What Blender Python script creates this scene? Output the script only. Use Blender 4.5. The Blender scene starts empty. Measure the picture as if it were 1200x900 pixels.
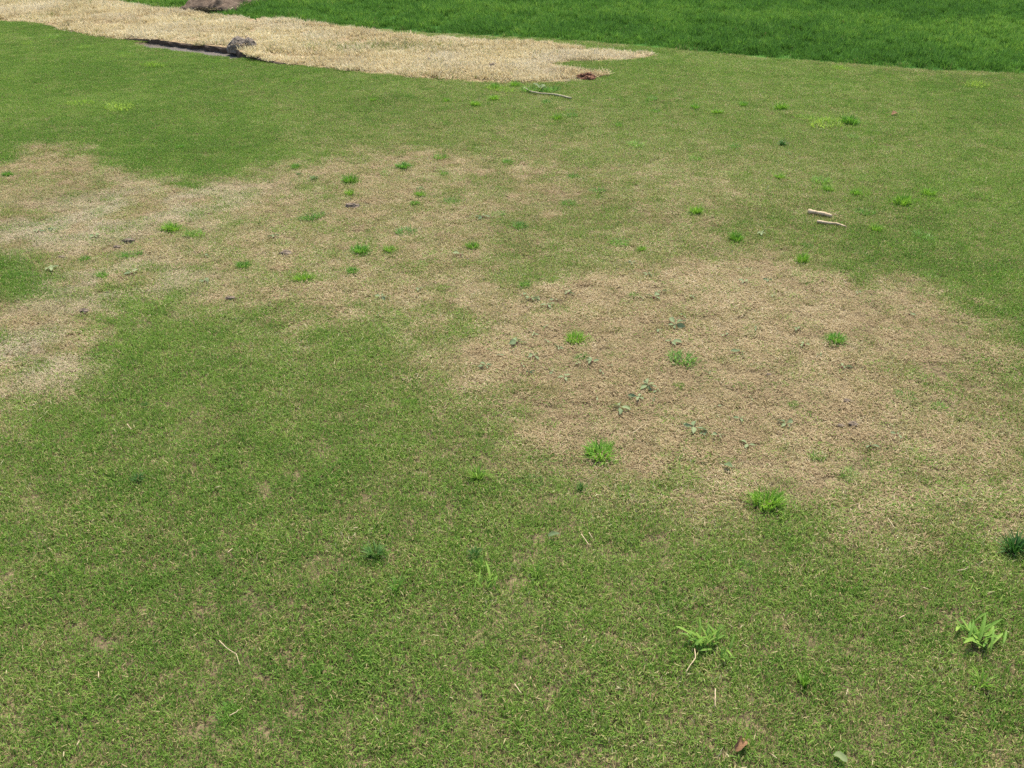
import bpy, bmesh, math, random
import numpy as np
from mathutils import Vector, Matrix

# ------------------------------------------------------------------ camera, sky, sun, exposure
SC = bpy.context.scene
CAM_H, PITCH, HFOV = 1.60, math.radians(28.5), math.radians(53.0)
cam_d = bpy.data.cameras.new('camera')
cam_d.sensor_width = 36.0
cam_d.lens = 18.0 / math.tan(HFOV / 2)
cam_d.clip_start, cam_d.clip_end = 0.05, 1000.0
cam = bpy.data.objects.new('camera', cam_d)
cam.location = (0, 0, CAM_H)
cam.rotation_euler = (math.pi / 2 - PITCH, 0, 0)
SC.collection.objects.link(cam)
SC.camera = cam

SUN_EL, SUN_AZ = math.radians(66), math.radians(14)      # azimuth from +Y (away from camera) towards +X
world = bpy.data.worlds.new('World'); SC.world = world; world.use_nodes = True
wn = world.node_tree; wn.nodes.clear()
sky = wn.nodes.new('ShaderNodeTexSky'); sky.sky_type = 'NISHITA'; sky.sun_disc = False
sky.sun_elevation = SUN_EL; sky.sun_rotation = SUN_AZ
sky.air_density = 1.0; sky.dust_density = 2.5; sky.ozone_density = 1.0
bg = wn.nodes.new('ShaderNodeBackground'); bg.inputs['Strength'].default_value = 0.15
wo = wn.nodes.new('ShaderNodeOutputWorld')
wn.links.new(sky.outputs[0], bg.inputs['Color']); wn.links.new(bg.outputs[0], wo.inputs['Surface'])

sun_d = bpy.data.lights.new('sun', 'SUN'); sun_d.energy = 3.7; sun_d.angle = math.radians(7.0)
sun_d.color = (1.0, 0.94, 0.82)
sun = bpy.data.objects.new('sun', sun_d)
to_sun = Vector((math.sin(SUN_AZ) * math.cos(SUN_EL), math.cos(SUN_AZ) * math.cos(SUN_EL), math.sin(SUN_EL)))
sun.rotation_euler = to_sun.to_track_quat('Z', 'Y').to_euler()
sun.location = (0, 0, 20)
SC.collection.objects.link(sun)

vs = SC.view_settings
vs.view_transform = 'Standard'; vs.look = 'None'; vs.exposure = 1.06; vs.gamma = 1.0; vs.use_curve_mapping = False
SC.render.engine = 'CYCLES'
SC.cycles.use_denoising = False
SC.cycles.max_bounces = 6; SC.cycles.diffuse_bounces = 3; SC.cycles.transmission_bounces = 4
SC.cycles.pixel_filter_type = 'BLACKMAN_HARRIS'; SC.cycles.filter_width = 1.5

# ------------------------------------------------------------------ helpers
F = 600.0 / math.tan(HFOV / 2)
CP, SP = math.cos(PITCH), math.sin(PITCH)
def ground(px, py, z=0.0):
    """ground point seen at pixel (px, py) of the 1200 x 900 photograph"""
    a, b = (px - 600) / F, (450 - py) / F
    d = (a, CP + b * SP, -SP + b * CP)
    t = (CAM_H - z) / -d[2]
    return d[0] * t, d[1] * t
def px_size(y):                                           # metres per pixel at ground distance y
    return (y * CP + CAM_H * SP) / F
def gpoly(pts): return np.array([ground(*p) for p in pts])

_P = np.random.RandomState(5).rand(256, 256)
def vnoise(x, y, seed=0):
    x = np.asarray(x, float) + seed * 17.31; y = np.asarray(y, float) + seed * 9.73
    xi, yi = np.floor(x).astype(int), np.floor(y).astype(int)
    u, v = x - xi, y - yi
    u, v = u * u * (3 - 2 * u), v * v * (3 - 2 * v)
    g = lambda i, j: _P[i & 255, j & 255]
    return (g(xi, yi) * (1 - u) + g(xi + 1, yi) * u) * (1 - v) + (g(xi, yi + 1) * (1 - u) + g(xi + 1, yi + 1) * u) * v
def fbm(x, y, f, seed=0, octv=4):
    s, a, t = 0, 1.0, 0
    for k in range(octv):
        s = s + a * vnoise(np.asarray(x) * f, np.asarray(y) * f, seed + k); t += a; a *= .55; f *= 2.03
    return s / t
def sstep(a, b, x):
    t = np.clip((x - a) / (b - a), 0, 1); return t * t * (3 - 2 * t)
def sdf(poly, x, y):
    """signed distance to polygon, positive inside"""
    x, y = np.asarray(x, float), np.asarray(y, float)
    d = np.full(x.shape, 1e9); inside = np.zeros(x.shape, bool); n = len(poly)
    for i in range(n):
        ax, ay = poly[i]; bx, by = poly[(i + 1) % n]
        ex, ey = bx - ax, by - ay
        t = np.clip(((x - ax) * ex + (y - ay) * ey) / (ex * ex + ey * ey + 1e-12), 0, 1)
        d = np.minimum(d, np.hypot(x - ax - t * ex, y - ay - t * ey))
        c = ((ay > y) != (by > y)) & (x < (bx - ax) * (y - ay) / ((by - ay) if abs(by - ay) > 1e-12 else 1e-12) + ax)
        inside ^= c
    return np.where(inside, d, -d)

def height(x, y):
    return 0.022 * (fbm(x, y, .9, 3, 3) - .5) + 0.010 * (fbm(x, y, 3.0, 8, 1) - .5)

# ------------------------------------------------------------------ layout of the ground cover (from the photograph, on the ground plane)
SOD_A = gpoly([(-260, -28), (-150, 4), (-60, 17), (0, 25), (55, 31), (100, 42), (160, 47), (180, 48), (215, 53), (250, 58), (276, 61),
               (295, 54), (293, 44), (306, 33), (299, 26), (255, 21), (213, 15), (180, 9), (133, 0), (60, -14), (-120, -36)])
SOD_B = gpoly([(278, 63), (281, 67), (300, 71.5), (322, 75), (370, 80), (420, 85), (480, 92), (530, 95.5), (560, 97), (610, 98), (655, 97.5), (690, 94), (716, 88),
               (690, 84), (660, 80), (652, 76), (672, 73.5), (710, 73.5), (745, 71), (773, 66), (750, 62.5), (717, 61.5), (683, 57), (633, 50), (580, 48.5), (533, 46), (483, 42.5),
               (430, 36), (400, 33), (340, 28), (301, 27), (303, 34), (290, 46), (293, 55)])
TRENCH = gpoly([(158, 49), (180, 48), (215, 52), (250, 57), (282, 61), (292, 68.5), (276, 69.5), (240, 64.4), (200, 59), (168, 54)])
ROUGH = gpoly([(-90, -22), (60, -16), (133, -1), (180, 8), (213, 14), (255, 20), (293, 25), (340, 27), (400, 32), (450, 36), (510, 41), (560, 44), (617, 46.5), (667, 49.5),
               (733, 54.5), (800, 60), (850, 64), (900, 69), (960, 74), (1000, 77.5), (1060, 82), (1100, 84.5), (1150, 86), (1200, 87.5), (1300, 93), (1420, 96)])
ROUGH = np.vstack([ROUGH, [[40, 9.5], [40, 60], [-40, 60], [-40, 14.5]]])
P1 = gpoly([(560, 362), (640, 335), (720, 312), (800, 297), (880, 292), (960, 306), (1040, 322), (1110, 348), (1150, 385), (1195, 440), (1240, 480), (1260, 560),
            (1200, 612), (1120, 622), (1040, 628), (960, 618), (880, 592), (800, 590), (730, 578), (650, 556), (607, 528), (590, 490), (548, 462), (528, 432), (545, 395)])
P1B = gpoly([(1030, 430), (1120, 420), (1230, 430), (1280, 520), (1220, 610), (1040, 640), (900, 620), (960, 560), (1010, 500)])
P1C = gpoly([(660, 562), (800, 575), (880, 590), (830, 615), (680, 612), (640, 590)])
P2 = gpoly([(-60, 205), (0, 192), (60, 178), (100, 182), (150, 205), (230, 212), (330, 192), (420, 186), (500, 180), (580, 180), (640, 182), (695, 212), (690, 245), (630, 268),
            (590, 288), (563, 330), (520, 350), (450, 361), (370, 370), (290, 362), (230, 352), (170, 346), (140, 362), (138, 392), (126, 418), (82, 450), (0, 470), (-60, 480)])
P2G = gpoly([(-60, 292), (0, 292), (45, 300), (85, 322), (80, 345), (40, 358), (-60, 362)])

CTRL = [(100, 850, .25), (600, 850, .24), (1100, 850, .27), (-100, 600, .25), (200, 600, .27), (500, 600, .29), (800, 700, .25), (300, 450, .24), (250, 400, .17), (500, 420, .20), (20, 320, .10),
        (0, 120, .08), (150, 110, .08), (150, 160, .12), (60, 60, .10), (300, 100, .16), (400, 110, .24), (500, 150, .46), (620, 150, .50), (700, 180, .54), (800, 230, .64), (880, 270, .62),
        (950, 200, .46), (1100, 200, .24), (1180, 250, .18), (1100, 300, .2), (900, 110, .27), (1100, 110, .22), (700, 90, .22), (600, 290, .58), (700, 275, .64), (1180, 680, .28),
        (560, 400, .26), (480, 390, .2), (1300, 300, .25), (-150, 300, .3)]
_cg = [ground(a, b) for a, b, c in CTRL]
_cu = np.array([(x / y, math.log(y)) for x, y in _cg]); _cv = np.array([c for *_, c in CTRL])

PALE = [(*ground(a, b), s_) for a, b, s_ in ((200, 235, .35), (40, 410, .35), (150, 330, .22), (60, 270, .3))]
def lawn_fields(x, y):
    """share of dead blades and paleness of the turf at ground points"""
    x, y = np.asarray(x, float), np.maximum(np.asarray(y, float), .3)
    u, v = x / y, np.log(y)
    num = 0; den = 1e-9
    for (cu, cv), c in zip(_cu, _cv):
        w = np.exp(-((u - cu) ** 2 + ((v - cv) * .75) ** 2) / (2 * .085 ** 2)) + 1e-7
        num = num + w * c; den = den + w
    base = num / den
    n1 = fbm(x, y, 2.2, 11, 4) - .5; n2 = fbm(x, y, 9.0, 21, 3) - .5; n3 = fbm(x, y, 26.0, 31, 2) - .5
    base = base + .26 * n1 + .28 * n2 + .2 * n3
    base = base + .30 * sstep(-.16, -.02, sdf(ROUGH, x, y)) * sstep(.35, .6, fbm(x, y, 4, 57, 2))
    wob = .34 * n1 + .20 * n2 + .06 * n3
    p1 = sstep(-.14, .26, sdf(P1, x, y) + wob * 1.1)
    p1b = sstep(-.05, .25, sdf(P1B, x, y) + wob)
    p1c = sstep(0, .1, sdf(P1C, x, y) + wob)
    p2 = sstep(-.22, .18, sdf(P2, x, y) + wob * 1.4)
    p2g = sstep(-.05, .15, sdf(P2G, x, y) + wob * .8)
    d1 = .97 + .5 * n2 + .3 * n3 - .38 * p1b * sstep(-.08, .16, n1 + .7 * n2)
    d2 = .82 + .95 * n2 + .45 * n1 + .4 * n3
    d = base
    d = d * (1 - .5 * p1c) + .75 * .5 * p1c
    d = d * (1 - p2) + d2 * p2
    d = d * (1 - p1) + d1 * p1
    d = d * (1 - p2g) + .10 * p2g
    flat = np.maximum(p1 * (1 - .3 * p1b), p2 * .8 * np.clip(d2, .2, 1)) * (1 - p2g)
    flat = np.maximum(flat, .55 * sstep(.42, .72, base) * sstep(3.2, 4.2, y) * (1 - p2g))
    pale = 0
    for cx, cy, sg in PALE: pale = pale + np.exp(-(((x - cx) / (sg * 1.3)) ** 2 + ((y - cy) / sg) ** 2))
    pale = pale * sstep(.35, .6, fbm(x, y, 5, 41, 3)) * p2
    return np.clip(d, .03, .98), np.clip(flat, 0, 1), np.clip(pale, 0, 1)

# ------------------------------------------------------------------ materials
def new_mat(name):
    m = bpy.data.materials.new(name); m.use_nodes = True
    nt = m.node_tree; nt.nodes.clear()
    return m, nt, nt.nodes, nt.links
def attr(nodes, name, kind='GEOMETRY'):
    a = nodes.new('ShaderNodeAttribute'); a.attribute_name = name; a.attribute_type = kind; return a
def ramp(nodes, stops, interp='LINEAR'):
    r = nodes.new('ShaderNodeValToRGB'); cr = r.color_ramp; cr.interpolation = interp
    while len(cr.elements) < len(stops): cr.elements.new(.5)
    for e, (p, c) in zip(cr.elements, stops): e.position = p; e.color = (*c, 1)
    return r
def mathn(nodes, links, op, a, b=None, c=None):
    n = nodes.new('ShaderNodeMath'); n.operation = op
    for i, v in enumerate((a, b, c)):
        if v is None: continue
        if isinstance(v, (int, float)): n.inputs[i].default_value = v
        else: links.new(v, n.inputs[i])
    return n.outputs[0]
def mixc(nodes, links, fac, a, b, blend='MIX'):
    n = nodes.new('ShaderNodeMix'); n.data_type = 'RGBA'; n.blend_type = blend
    for sock, v in ((n.inputs[0], fac), (n.inputs[6], a), (n.inputs[7], b)):
        if isinstance(v, (int, float)): sock.default_value = v
        elif isinstance(v, tuple): sock.default_value = (*v, 1)
        else: links.new(v, sock)
    return n.outputs[2]
def leaf_surface(nt, nodes, links, col, trans=.35, rough=.55, spec=.25, tcol=None):
    p = nodes.new('ShaderNodeBsdfPrincipled'); links.new(col, p.inputs['Base Color'])
    p.inputs['Roughness'].default_value = rough; p.inputs['Specular IOR Level'].default_value = spec
    t = nodes.new('ShaderNodeBsdfTranslucent'); links.new(tcol or col, t.inputs['Color'])
    mx = nodes.new('ShaderNodeMixShader'); mx.inputs[0].default_value = trans
    links.new(p.outputs[0], mx.inputs[1]); links.new(t.outputs[0], mx.inputs[2])
    o = nodes.new('ShaderNodeOutputMaterial'); links.new(mx.outputs[0], o.inputs['Surface'])

GREENS = [(0, (.085, .178, .026)), (.3, (.130, .240, .036)), (.6, (.180, .290, .046)), (.85, (.240, .340, .066)), (1, (.21, .31, .09))]
TANS = [(0, (.165, .115, .064)), (.2, (.305, .225, .124)), (.45, (.415, .320, .178)), (.6, (.38, .32, .165)), (.8, (.51, .41, .24)), (1, (.65, .57, .39))]
THATCH = [(0, (.15, .115, .052)), (.25, (.26, .22, .092)), (.55, (.36, .315, .135)), (.85, (.43, .385, .185)), (1, (.55, .51, .30))]
def turf_material(name, greens, tans, trans=.44):
    m, nt, N, L = new_mat(name)
    r1 = attr(N, 'rnd').outputs['Fac']; r2 = attr(N, 'shade').outputs['Fac']
    dead = attr(N, 'dead', 'INSTANCER').outputs['Fac']; tint = attr(N, 'tint', 'INSTANCER').outputs['Fac']
    pale = attr(N, 'pale', 'INSTANCER').outputs['Fac']
    isdead = mathn(N, L, 'LESS_THAN', r1, dead)
    g = ramp(N, greens); L.new(mathn(N, L, 'ADD', mathn(N, L, 'MULTIPLY', r2, .55), mathn(N, L, 'MULTIPLY', tint, .45)), g.inputs[0])
    t = ramp(N, tans); L.new(mathn(N, L, 'ADD', mathn(N, L, 'MULTIPLY', r2, .68), mathn(N, L, 'MULTIPLY', tint, .32)), t.inputs[0])
    tc = mixc(N, L, mathn(N, L, 'MULTIPLY', pale, .55), t.outputs[0], (.58, .52, .38))
    c = mixc(N, L, isdead, g.outputs[0], tc)
    leaf_surface(nt, N, L, c, trans, .62, .12)
    return m
M_TURF = turf_material('turf_blades', GREENS, TANS)
M_LIVE = turf_material('living_turf_blades', GREENS, THATCH)
M_ROUGH = turf_material('rough_blades', [(0, (.045, .115, .018)), (.35, (.080, .188, .026)), (.7, (.125, .255, .036)), (1, (.21, .33, .05))], THATCH, .38)
M_STRAW = turf_material('straw_blades', [(0, (.10, .16, .03)), (1, (.22, .26, .06))],
                        [(0, (.24, .165, .078)), (.2, (.42, .335, .172)), (.5, (.56, .47, .265)), (.8, (.65, .565, .345)), (1, (.74, .68, .47))], .3)

def plain_leaf(name, stops, trans=.35, rough=.5, spec=.3):
    m, nt, N, L = new_mat(name)
    r = ramp(N, stops); L.new(attr(N, 'shade').outputs['Fac'], r.inputs[0])
    oi = N.new('ShaderNodeObjectInfo')
    hs = N.new('ShaderNodeHueSaturation'); L.new(r.outputs[0], hs.inputs['Color'])
    L.new(mathn(N, L, 'MULTIPLY_ADD', oi.outputs['Random'], .35, .82), hs.inputs['Value'])
    L.new(mathn(N, L, 'MULTIPLY_ADD', oi.outputs['Random'], -.03, .515), hs.inputs['Hue'])
    leaf_surface(nt, N, L, hs.outputs[0], trans, rough, spec)
    return m
M_BRIGHT = plain_leaf('bright_weed_grass', [(0, (.075, .19, .014)), (.5, (.135, .30, .024)), (1, (.24, .42, .055))], .42)
M_DARKW = plain_leaf('dark_weed_grass', [(0, (.038, .10, .014)), (.5, (.07, .17, .026)), (1, (.15, .25, .07))], .3)
M_DULL = plain_leaf('dull_weed_grass', [(0, (.065, .17, .018)), (.5, (.115, .27, .028)), (1, (.20, .36, .06))], .40)
M_LIGHTW = plain_leaf('light_weed_leaf', [(0, (.085, .19, .02)), (.5, (.14, .275, .034)), (1, (.23, .36, .075))], .44, .6, .12)
M_GREYW = plain_leaf('grey_green_leaf', [(0, (.048, .075, .026)), (.5, (.115, .155, .064)), (1, (.22, .265, .135))], .25, .65, .08)
M_CROWN = plain_leaf('weed_crown', [(0, (.16, .06, .05)), (1, (.26, .12, .08))], .05, .7, .2)

def rough_solid(name, c0, c1, c2, scale=40, bump=.6, rough=.9):
    m, nt, N, L = new_mat(name)
    tc = N.new('ShaderNodeTexCoord')
    n = N.new('ShaderNodeTexNoise'); n.inputs['Scale'].default_value = scale; n.inputs['Detail'].default_value = 8; n.inputs['Roughness'].default_value = .7
    L.new(tc.outputs['Object'], n.inputs['Vector'])
    r = ramp(N, [(.28, c0), (.5, c1), (.75, c2)]); L.new(n.outputs[0], r.inputs[0])
    p = N.new('ShaderNodeBsdfPrincipled'); L.new(r.outputs[0], p.inputs['Base Color']); p.inputs['Roughness'].default_value = rough
    p.inputs['Specular IOR Level'].default_value = .15
    b = N.new('ShaderNodeBump'); b.inputs['Strength'].default_value = bump; b.inputs['Distance'].default_value = .01
    L.new(n.outputs[0], b.inputs['Height']); L.new(b.outputs[0], p.inputs['Normal'])
    o = N.new('ShaderNodeOutputMaterial'); L.new(p.outputs[0], o.inputs['Surface'])
    return m
M_THATCH = rough_solid('sod_thatch', (.10, .068, .035), (.22, .16, .085), (.38, .29, .16), 25, 1.0)
M_SOIL = rough_solid('sod_soil', (.035, .024, .016), (.075, .053, .036), (.14, .105, .075), 60)
M_CLOD = rough_solid('clod_soil', (.07, .052, .035), (.15, .115, .08), (.26, .21, .155), 60)
M_ROOTS = rough_solid('root_mat', (.045, .03, .02), (.105, .074, .05), (.20, .15, .105), 30, 1.0)
M_GREYCLOD = rough_solid('grey_clod', (.07, .055, .042), (.16, .13, .10), (.34, .30, .25), 50, 1.0)
M_STICK = rough_solid('weathered_wood', (.17, .115, .065), (.36, .27, .165), (.58, .47, .32), 30, .4, .8)
M_TWIG = rough_solid('grey_twig_bark', (.17, .15, .09), (.27, .245, .15), (.38, .35, .24), 40, .3, .9)
M_DRYLEAF = rough_solid('dry_leaf', (.09, .05, .025), (.20, .11, .055), (.33, .21, .115), 60, .6, .8)
M_REDSOIL = rough_solid('red_brown_soil', (.05, .022, .012), (.12, .055, .030), (.21, .11, .065), 50, .8)

def ground_material():
    m, nt, N, L = new_mat('ground_thatch')
    geo = N.new('ShaderNodeNewGeometry')
    n = N.new('ShaderNodeTexNoise'); n.inputs['Scale'].default_value = 90; n.inputs['Detail'].default_value = 6; L.new(geo.outputs['Position'], n.inputs['Vector'])
    th = ramp(N, [(.3, (.05, .04, .02)), (.55, (.125, .098, .054)), (.8, (.24, .185, .105))]); L.new(n.outputs[0], th.inputs[0])
    so = ramp(N, [(.3, (.06, .052, .045)), (.55, (.115, .10, .085)), (.8, (.19, .17, .148))]); L.new(n.outputs[0], so.inputs[0])
    n2 = N.new('ShaderNodeTexNoise'); n2.inputs['Scale'].default_value = 1.5; n2.inputs['Detail'].default_value = 8; L.new(geo.outputs['Position'], n2.inputs['Vector'])
    rg = ramp(N, [(.3, (.018, .065, .008)), (.7, (.045, .12, .014))]); L.new(n2.outputs[0], rg.inputs[0])
    c = mixc(N, L, attr(N, 'soil').outputs['Fac'], th.outputs[0], so.outputs[0])
    c = mixc(N, L, attr(N, 'rough').outputs['Fac'], c, rg.outputs[0])
    p = N.new('ShaderNodeBsdfPrincipled'); L.new(c, p.inputs['Base Color']); p.inputs['Roughness'].default_value = .95; p.inputs['Specular IOR Level'].default_value = .1
    b = N.new('ShaderNodeBump'); b.inputs['Strength'].default_value = .5; b.inputs['Distance'].default_value = .008
    L.new(n.outputs[0], b.inputs['Height']); L.new(b.outputs[0], p.inputs['Normal'])
    o = N.new('ShaderNodeOutputMaterial'); L.new(p.outputs[0], o.inputs['Surface'])
    return m

# ------------------------------------------------------------------ mesh helpers
def fill_mesh(me, V, Fc, smooth=False):
    V = np.asarray(V, np.float32); Fc = np.asarray(Fc, np.int32); k = Fc.shape[1]
    me.vertices.add(len(V)); me.vertices.foreach_set('co', V.ravel())
    me.loops.add(Fc.size); me.loops.foreach_set('vertex_index', Fc.ravel())
    me.polygons.add(len(Fc)); me.polygons.foreach_set('loop_start', np.arange(0, Fc.size, k, dtype=np.int32))
    if smooth: me.polygons.foreach_set('use_smooth', np.ones(len(Fc), bool))
    me.update(calc_edges=True)
def fattr(me, name, vals):
    a = me.attributes.new(name, 'FLOAT', 'POINT'); a.data.foreach_set('value', np.asarray(vals, np.float32))
def link(name, me, parent=None):
    o = bpy.data.objects.new(name, me); SC.collection.objects.link(o)
    if parent: o.parent = parent
    return o
def tag(o, label, cat, group=None):
    o['label'] = label; o['category'] = cat
    if group: o['group'] = group
    return o
def empty(name, loc, rz=0, s=1.0):
    o = bpy.data.objects.new(name, None); o.empty_display_size = .05; SC.collection.objects.link(o)
    o.location = loc; o.rotation_euler = (0, 0, rz); o.scale = (s, s, s); return o

# ------------------------------------------------------------------ the ground: one sheet to the horizon
def axis(parts):
    out = []
    for a, b, st in parts: out += list(np.arange(a, b - 1e-9, st))
    return np.array(out + [parts[-1][1]])
gx = axis([(-300, -40, 52), (-40, -10, 5), (-10, -5.2, .12), (-5.2, 3, .04), (3, 10, .08), (10, 40, 5), (40, 300, 52)])
gy = axis([(-200, -20, 45), (-20, -1, 2.7), (-1, 7.4, .06), (7.4, 10.4, .035), (10.4, 18, .15), (18, 60, 6), (60, 600, 60)])
X, Y = np.meshgrid(gx, gy); X, Y = X.ravel(), Y.ravel()
near = np.exp(-np.maximum(0, np.hypot(X, Y - 6) - 14) / 6)
tr = sstep(-.02, .05, sdf(TRENCH, X, Y) + .03 * (fbm(X, Y, 12, 5) - .5))
Z = height(X, Y) * near - .004 - .018 * tr
nx = len(gx); I = np.arange(len(X)).reshape(len(gy), nx)
quads = np.stack([I[:-1, :-1], I[:-1, 1:], I[1:, 1:], I[1:, :-1]], -1).reshape(-1, 4)
me = bpy.data.meshes.new('ground'); fill_mesh(me, np.stack([X, Y, Z], 1), quads, True)
fattr(me, 'soil', tr); fattr(me, 'rough', (sdf(ROUGH, X, Y) > 0).astype(float))
me.materials.append(ground_material())
g = link('ground', me); g['kind'] = 'structure'

# ------------------------------------------------------------------ blades
def blade_mesh(n, rad, L, W, t0, t1, seed, z0=(0, 0), square=False, extra=None):
    """n bent grass blades rooted in a disc; t0/t1 lean from upright of the lower and upper half"""
    R = np.random.RandomState(seed)
    u = lambda ab: R.uniform(ab[0], ab[1], n)
    r, a = rad * np.sqrt(R.rand(n)), R.rand(n) * 2 * np.pi
    p = np.stack([r * np.cos(a), r * np.sin(a), u(z0)], 1)
    az = R.rand(n) * 2 * np.pi
    if extra is not None: az = a + R.normal(0, extra, n)
    d = np.stack([np.cos(az), np.sin(az)], 1)
    l = u(L); w = u(W) * .5; ta, tb = u(t0), u(t1)
    tw = az + np.pi / 2 + R.normal(0, .5, n)
    side = np.stack([np.cos(tw), np.sin(tw), R.normal(0, .25, n)], 1) * w[:, None]
    def stepv(t, f): return np.concatenate([d * (np.sin(t) * l * f)[:, None], (np.cos(t) * l * f)[:, None]], 1)
    mid = p + stepv(ta, .5); tip = mid + stepv(tb, .5)
    V = np.stack([p - side * .8, p + side * .8, mid - side, mid + side, tip], 1).reshape(-1, 3)
    b = np.arange(n)[:, None, None] * 5
    Fc = (np.array([[0, 1, 3], [0, 3, 2], [2, 3, 4]])[None] + b).reshape(-1, 3)
    return V, Fc, np.repeat(R.rand(n), 5), np.repeat(R.rand(n), 5)
def join(*parts):
    V, Fc, A, B = [], [], [], []; k = 0
    for v, f, a, b in parts: V.append(v); Fc.append(f + k); A.append(a); B.append(b); k += len(v)
    return np.vstack(V), np.vstack(Fc), np.concatenate(A), np.concatenate(B)
def blades_me(name, data, mat):
    me = bpy.data.meshes.new(name); fill_mesh(me, data[0], data[1])
    fattr(me, 'rnd', data[2]); fattr(me, 'shade', data[3]); me.materials.append(mat); return me

def scatter(name, x, y, z, attrs, variants, parent=None):
    """one object of ground cover: each point carries one small clump of blades"""
    me = bpy.data.meshes.new(name); me.vertices.add(len(x))
    me.vertices.foreach_set('co', np.stack([x, y, z], 1).astype(np.float32).ravel())
    for k, v in attrs.items():
        if k == 'pick':
            a = me.attributes.new(k, 'INT', 'POINT'); a.data.foreach_set('value', np.asarray(v, np.int32))
        else: fattr(me, k, v)
    o = link(name, me, parent); o['kind'] = 'stuff'
    col = bpy.data.collections.new(name + '_clumps')
    for i, vm in enumerate(variants):
        c = bpy.data.objects.new('%s_%02d' % (name, i), vm); col.objects.link(c)
    ng = bpy.data.node_groups.new(name + '_scatter', 'GeometryNodeTree')
    ng.interface.new_socket('Geometry', in_out='INPUT', socket_type='NodeSocketGeometry')
    ng.interface.new_socket('Geometry', in_out='OUTPUT', socket_type='NodeSocketGeometry')
    N, Lk = ng.nodes, ng.links
    gi, go = N.new('NodeGroupInput'), N.new('NodeGroupOutput')
    ci = N.new('GeometryNodeCollectionInfo'); ci.inputs['Collection'].default_value = col
    ci.inputs['Separate Children'].default_value = True; ci.inputs['Reset Children'].default_value = True
    ip = N.new('GeometryNodeInstanceOnPoints'); ip.inputs['Pick Instance'].default_value = True
    def na(nm, ty):
        a = N.new('GeometryNodeInputNamedAttribute'); a.data_type = ty; a.inputs['Name'].default_value = nm; return a.outputs['Attribute']
    cx = N.new('ShaderNodeCombineXYZ'); Lk.new(na('rot', 'FLOAT'), cx.inputs['Z'])
    er = N.new('FunctionNodeEulerToRotation'); Lk.new(cx.outputs[0], er.inputs[0])
    Lk.new(gi.outputs[0], ip.inputs['Points']); Lk.new(ci.outputs[0], ip.inputs['Instance'])
    Lk.new(na('pick', 'INT'), ip.inputs['Instance Index']); Lk.new(er.outputs[0], ip.inputs['Rotation'])
    Lk.new(na('size', 'FLOAT'), ip.inputs['Scale']); Lk.new(ip.outputs[0], go.inputs[0])
    md = o.modifiers.new('scatter', 'NODES'); md.node_group = ng
    return o

RS = np.random.RandomState(7)
D = math.radians
# --- mown lawn turf, green to dead
NV = 10
turf_v = []
for i in range(NV):                                       # living turf: short leaning blades over flat dead thatch
    turf_v.append(blades_me('turf', join(
        blade_mesh(88, .034, (.009, .018), (.0013, .0022), (D(0), D(38)), (D(5), D(66)), 100 + i),
        blade_mesh(28, .036, (.008, .016), (.0012, .0022), (D(55), D(88)), (D(70), D(98)), 200 + i, (.001, .008))), M_LIVE))
for i in range(NV):                                       # dead turf: matted, nearly flat
    turf_v.append(blades_me('turf_dead', join(
        blade_mesh(26, .034, (.007, .013), (.0012, .0020), (D(20), D(65)), (D(45), D(92)), 300 + i),
        blade_mesh(90, .036, (.008, .017), (.0012, .0022), (D(62), D(90)), (D(72), D(100)), 400 + i, (.001, .009))), M_TURF))
def pts(x0, x1, y0, y1, dens):
    st = dens ** -.5
    a, b = np.meshgrid(np.arange(x0, x1, st), np.arange(y0, y1, st))
    return a.ravel() + RS.uniform(-.6, .6, a.size) * st, b.ravel() + RS.uniform(-.6, .6, a.size) * st
x, y = pts(-7.5, 7.5, .75, 10.4, 1080)
k = np.abs(x) < .56 * y + 1.0
x, y = x[k], y[k]
keep = (np.maximum(sdf(SOD_A, x, y), sdf(SOD_B, x, y)) < .02) & (sdf(TRENCH, x, y) < -.015) & (sdf(ROUGH, x, y) < .03)
x, y = x[keep], y[keep]
dead, flat, pale = lawn_fields(x, y)
n = len(x)
dead = np.clip(dead + RS.normal(0, .13, n), .02, .99)
isflat = RS.rand(n) < flat * .92
tint = np.clip(.5 + 1.1 * (fbm(x, y, 1.3, 51, 3) - .5) + .9 * (fbm(x, y, 11, 61, 2) - .5) + RS.normal(0, .25, n) + np.where(isflat, 0, .8 * (dead - .3)), 0, 1)
size = RS.uniform(.8, 1.2, n) * (1 + .5 * (fbm(x, y, 8, 71, 2) - .5)) * np.where(isflat, .95, 1.0)
bare = isflat & (RS.rand(n) < .02 + .22 * sstep(.5, .75, fbm(x, y, 14, 81, 2)))
sel = ~bare
scatter('lawn_grass', x[sel], y[sel], height(x[sel], y[sel]) - .001, dict(
    dead=dead[sel], tint=tint[sel], pale=pale[sel], rot=RS.rand(sel.sum()) * 6.283, size=size[sel],
    pick=(RS.randint(0, NV, sel.sum()) + NV * isflat[sel])), turf_v)
tag(bpy.data.objects['lawn_grass'], 'short mown lawn turf, green with matted tan dead patches', 'grass')

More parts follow.
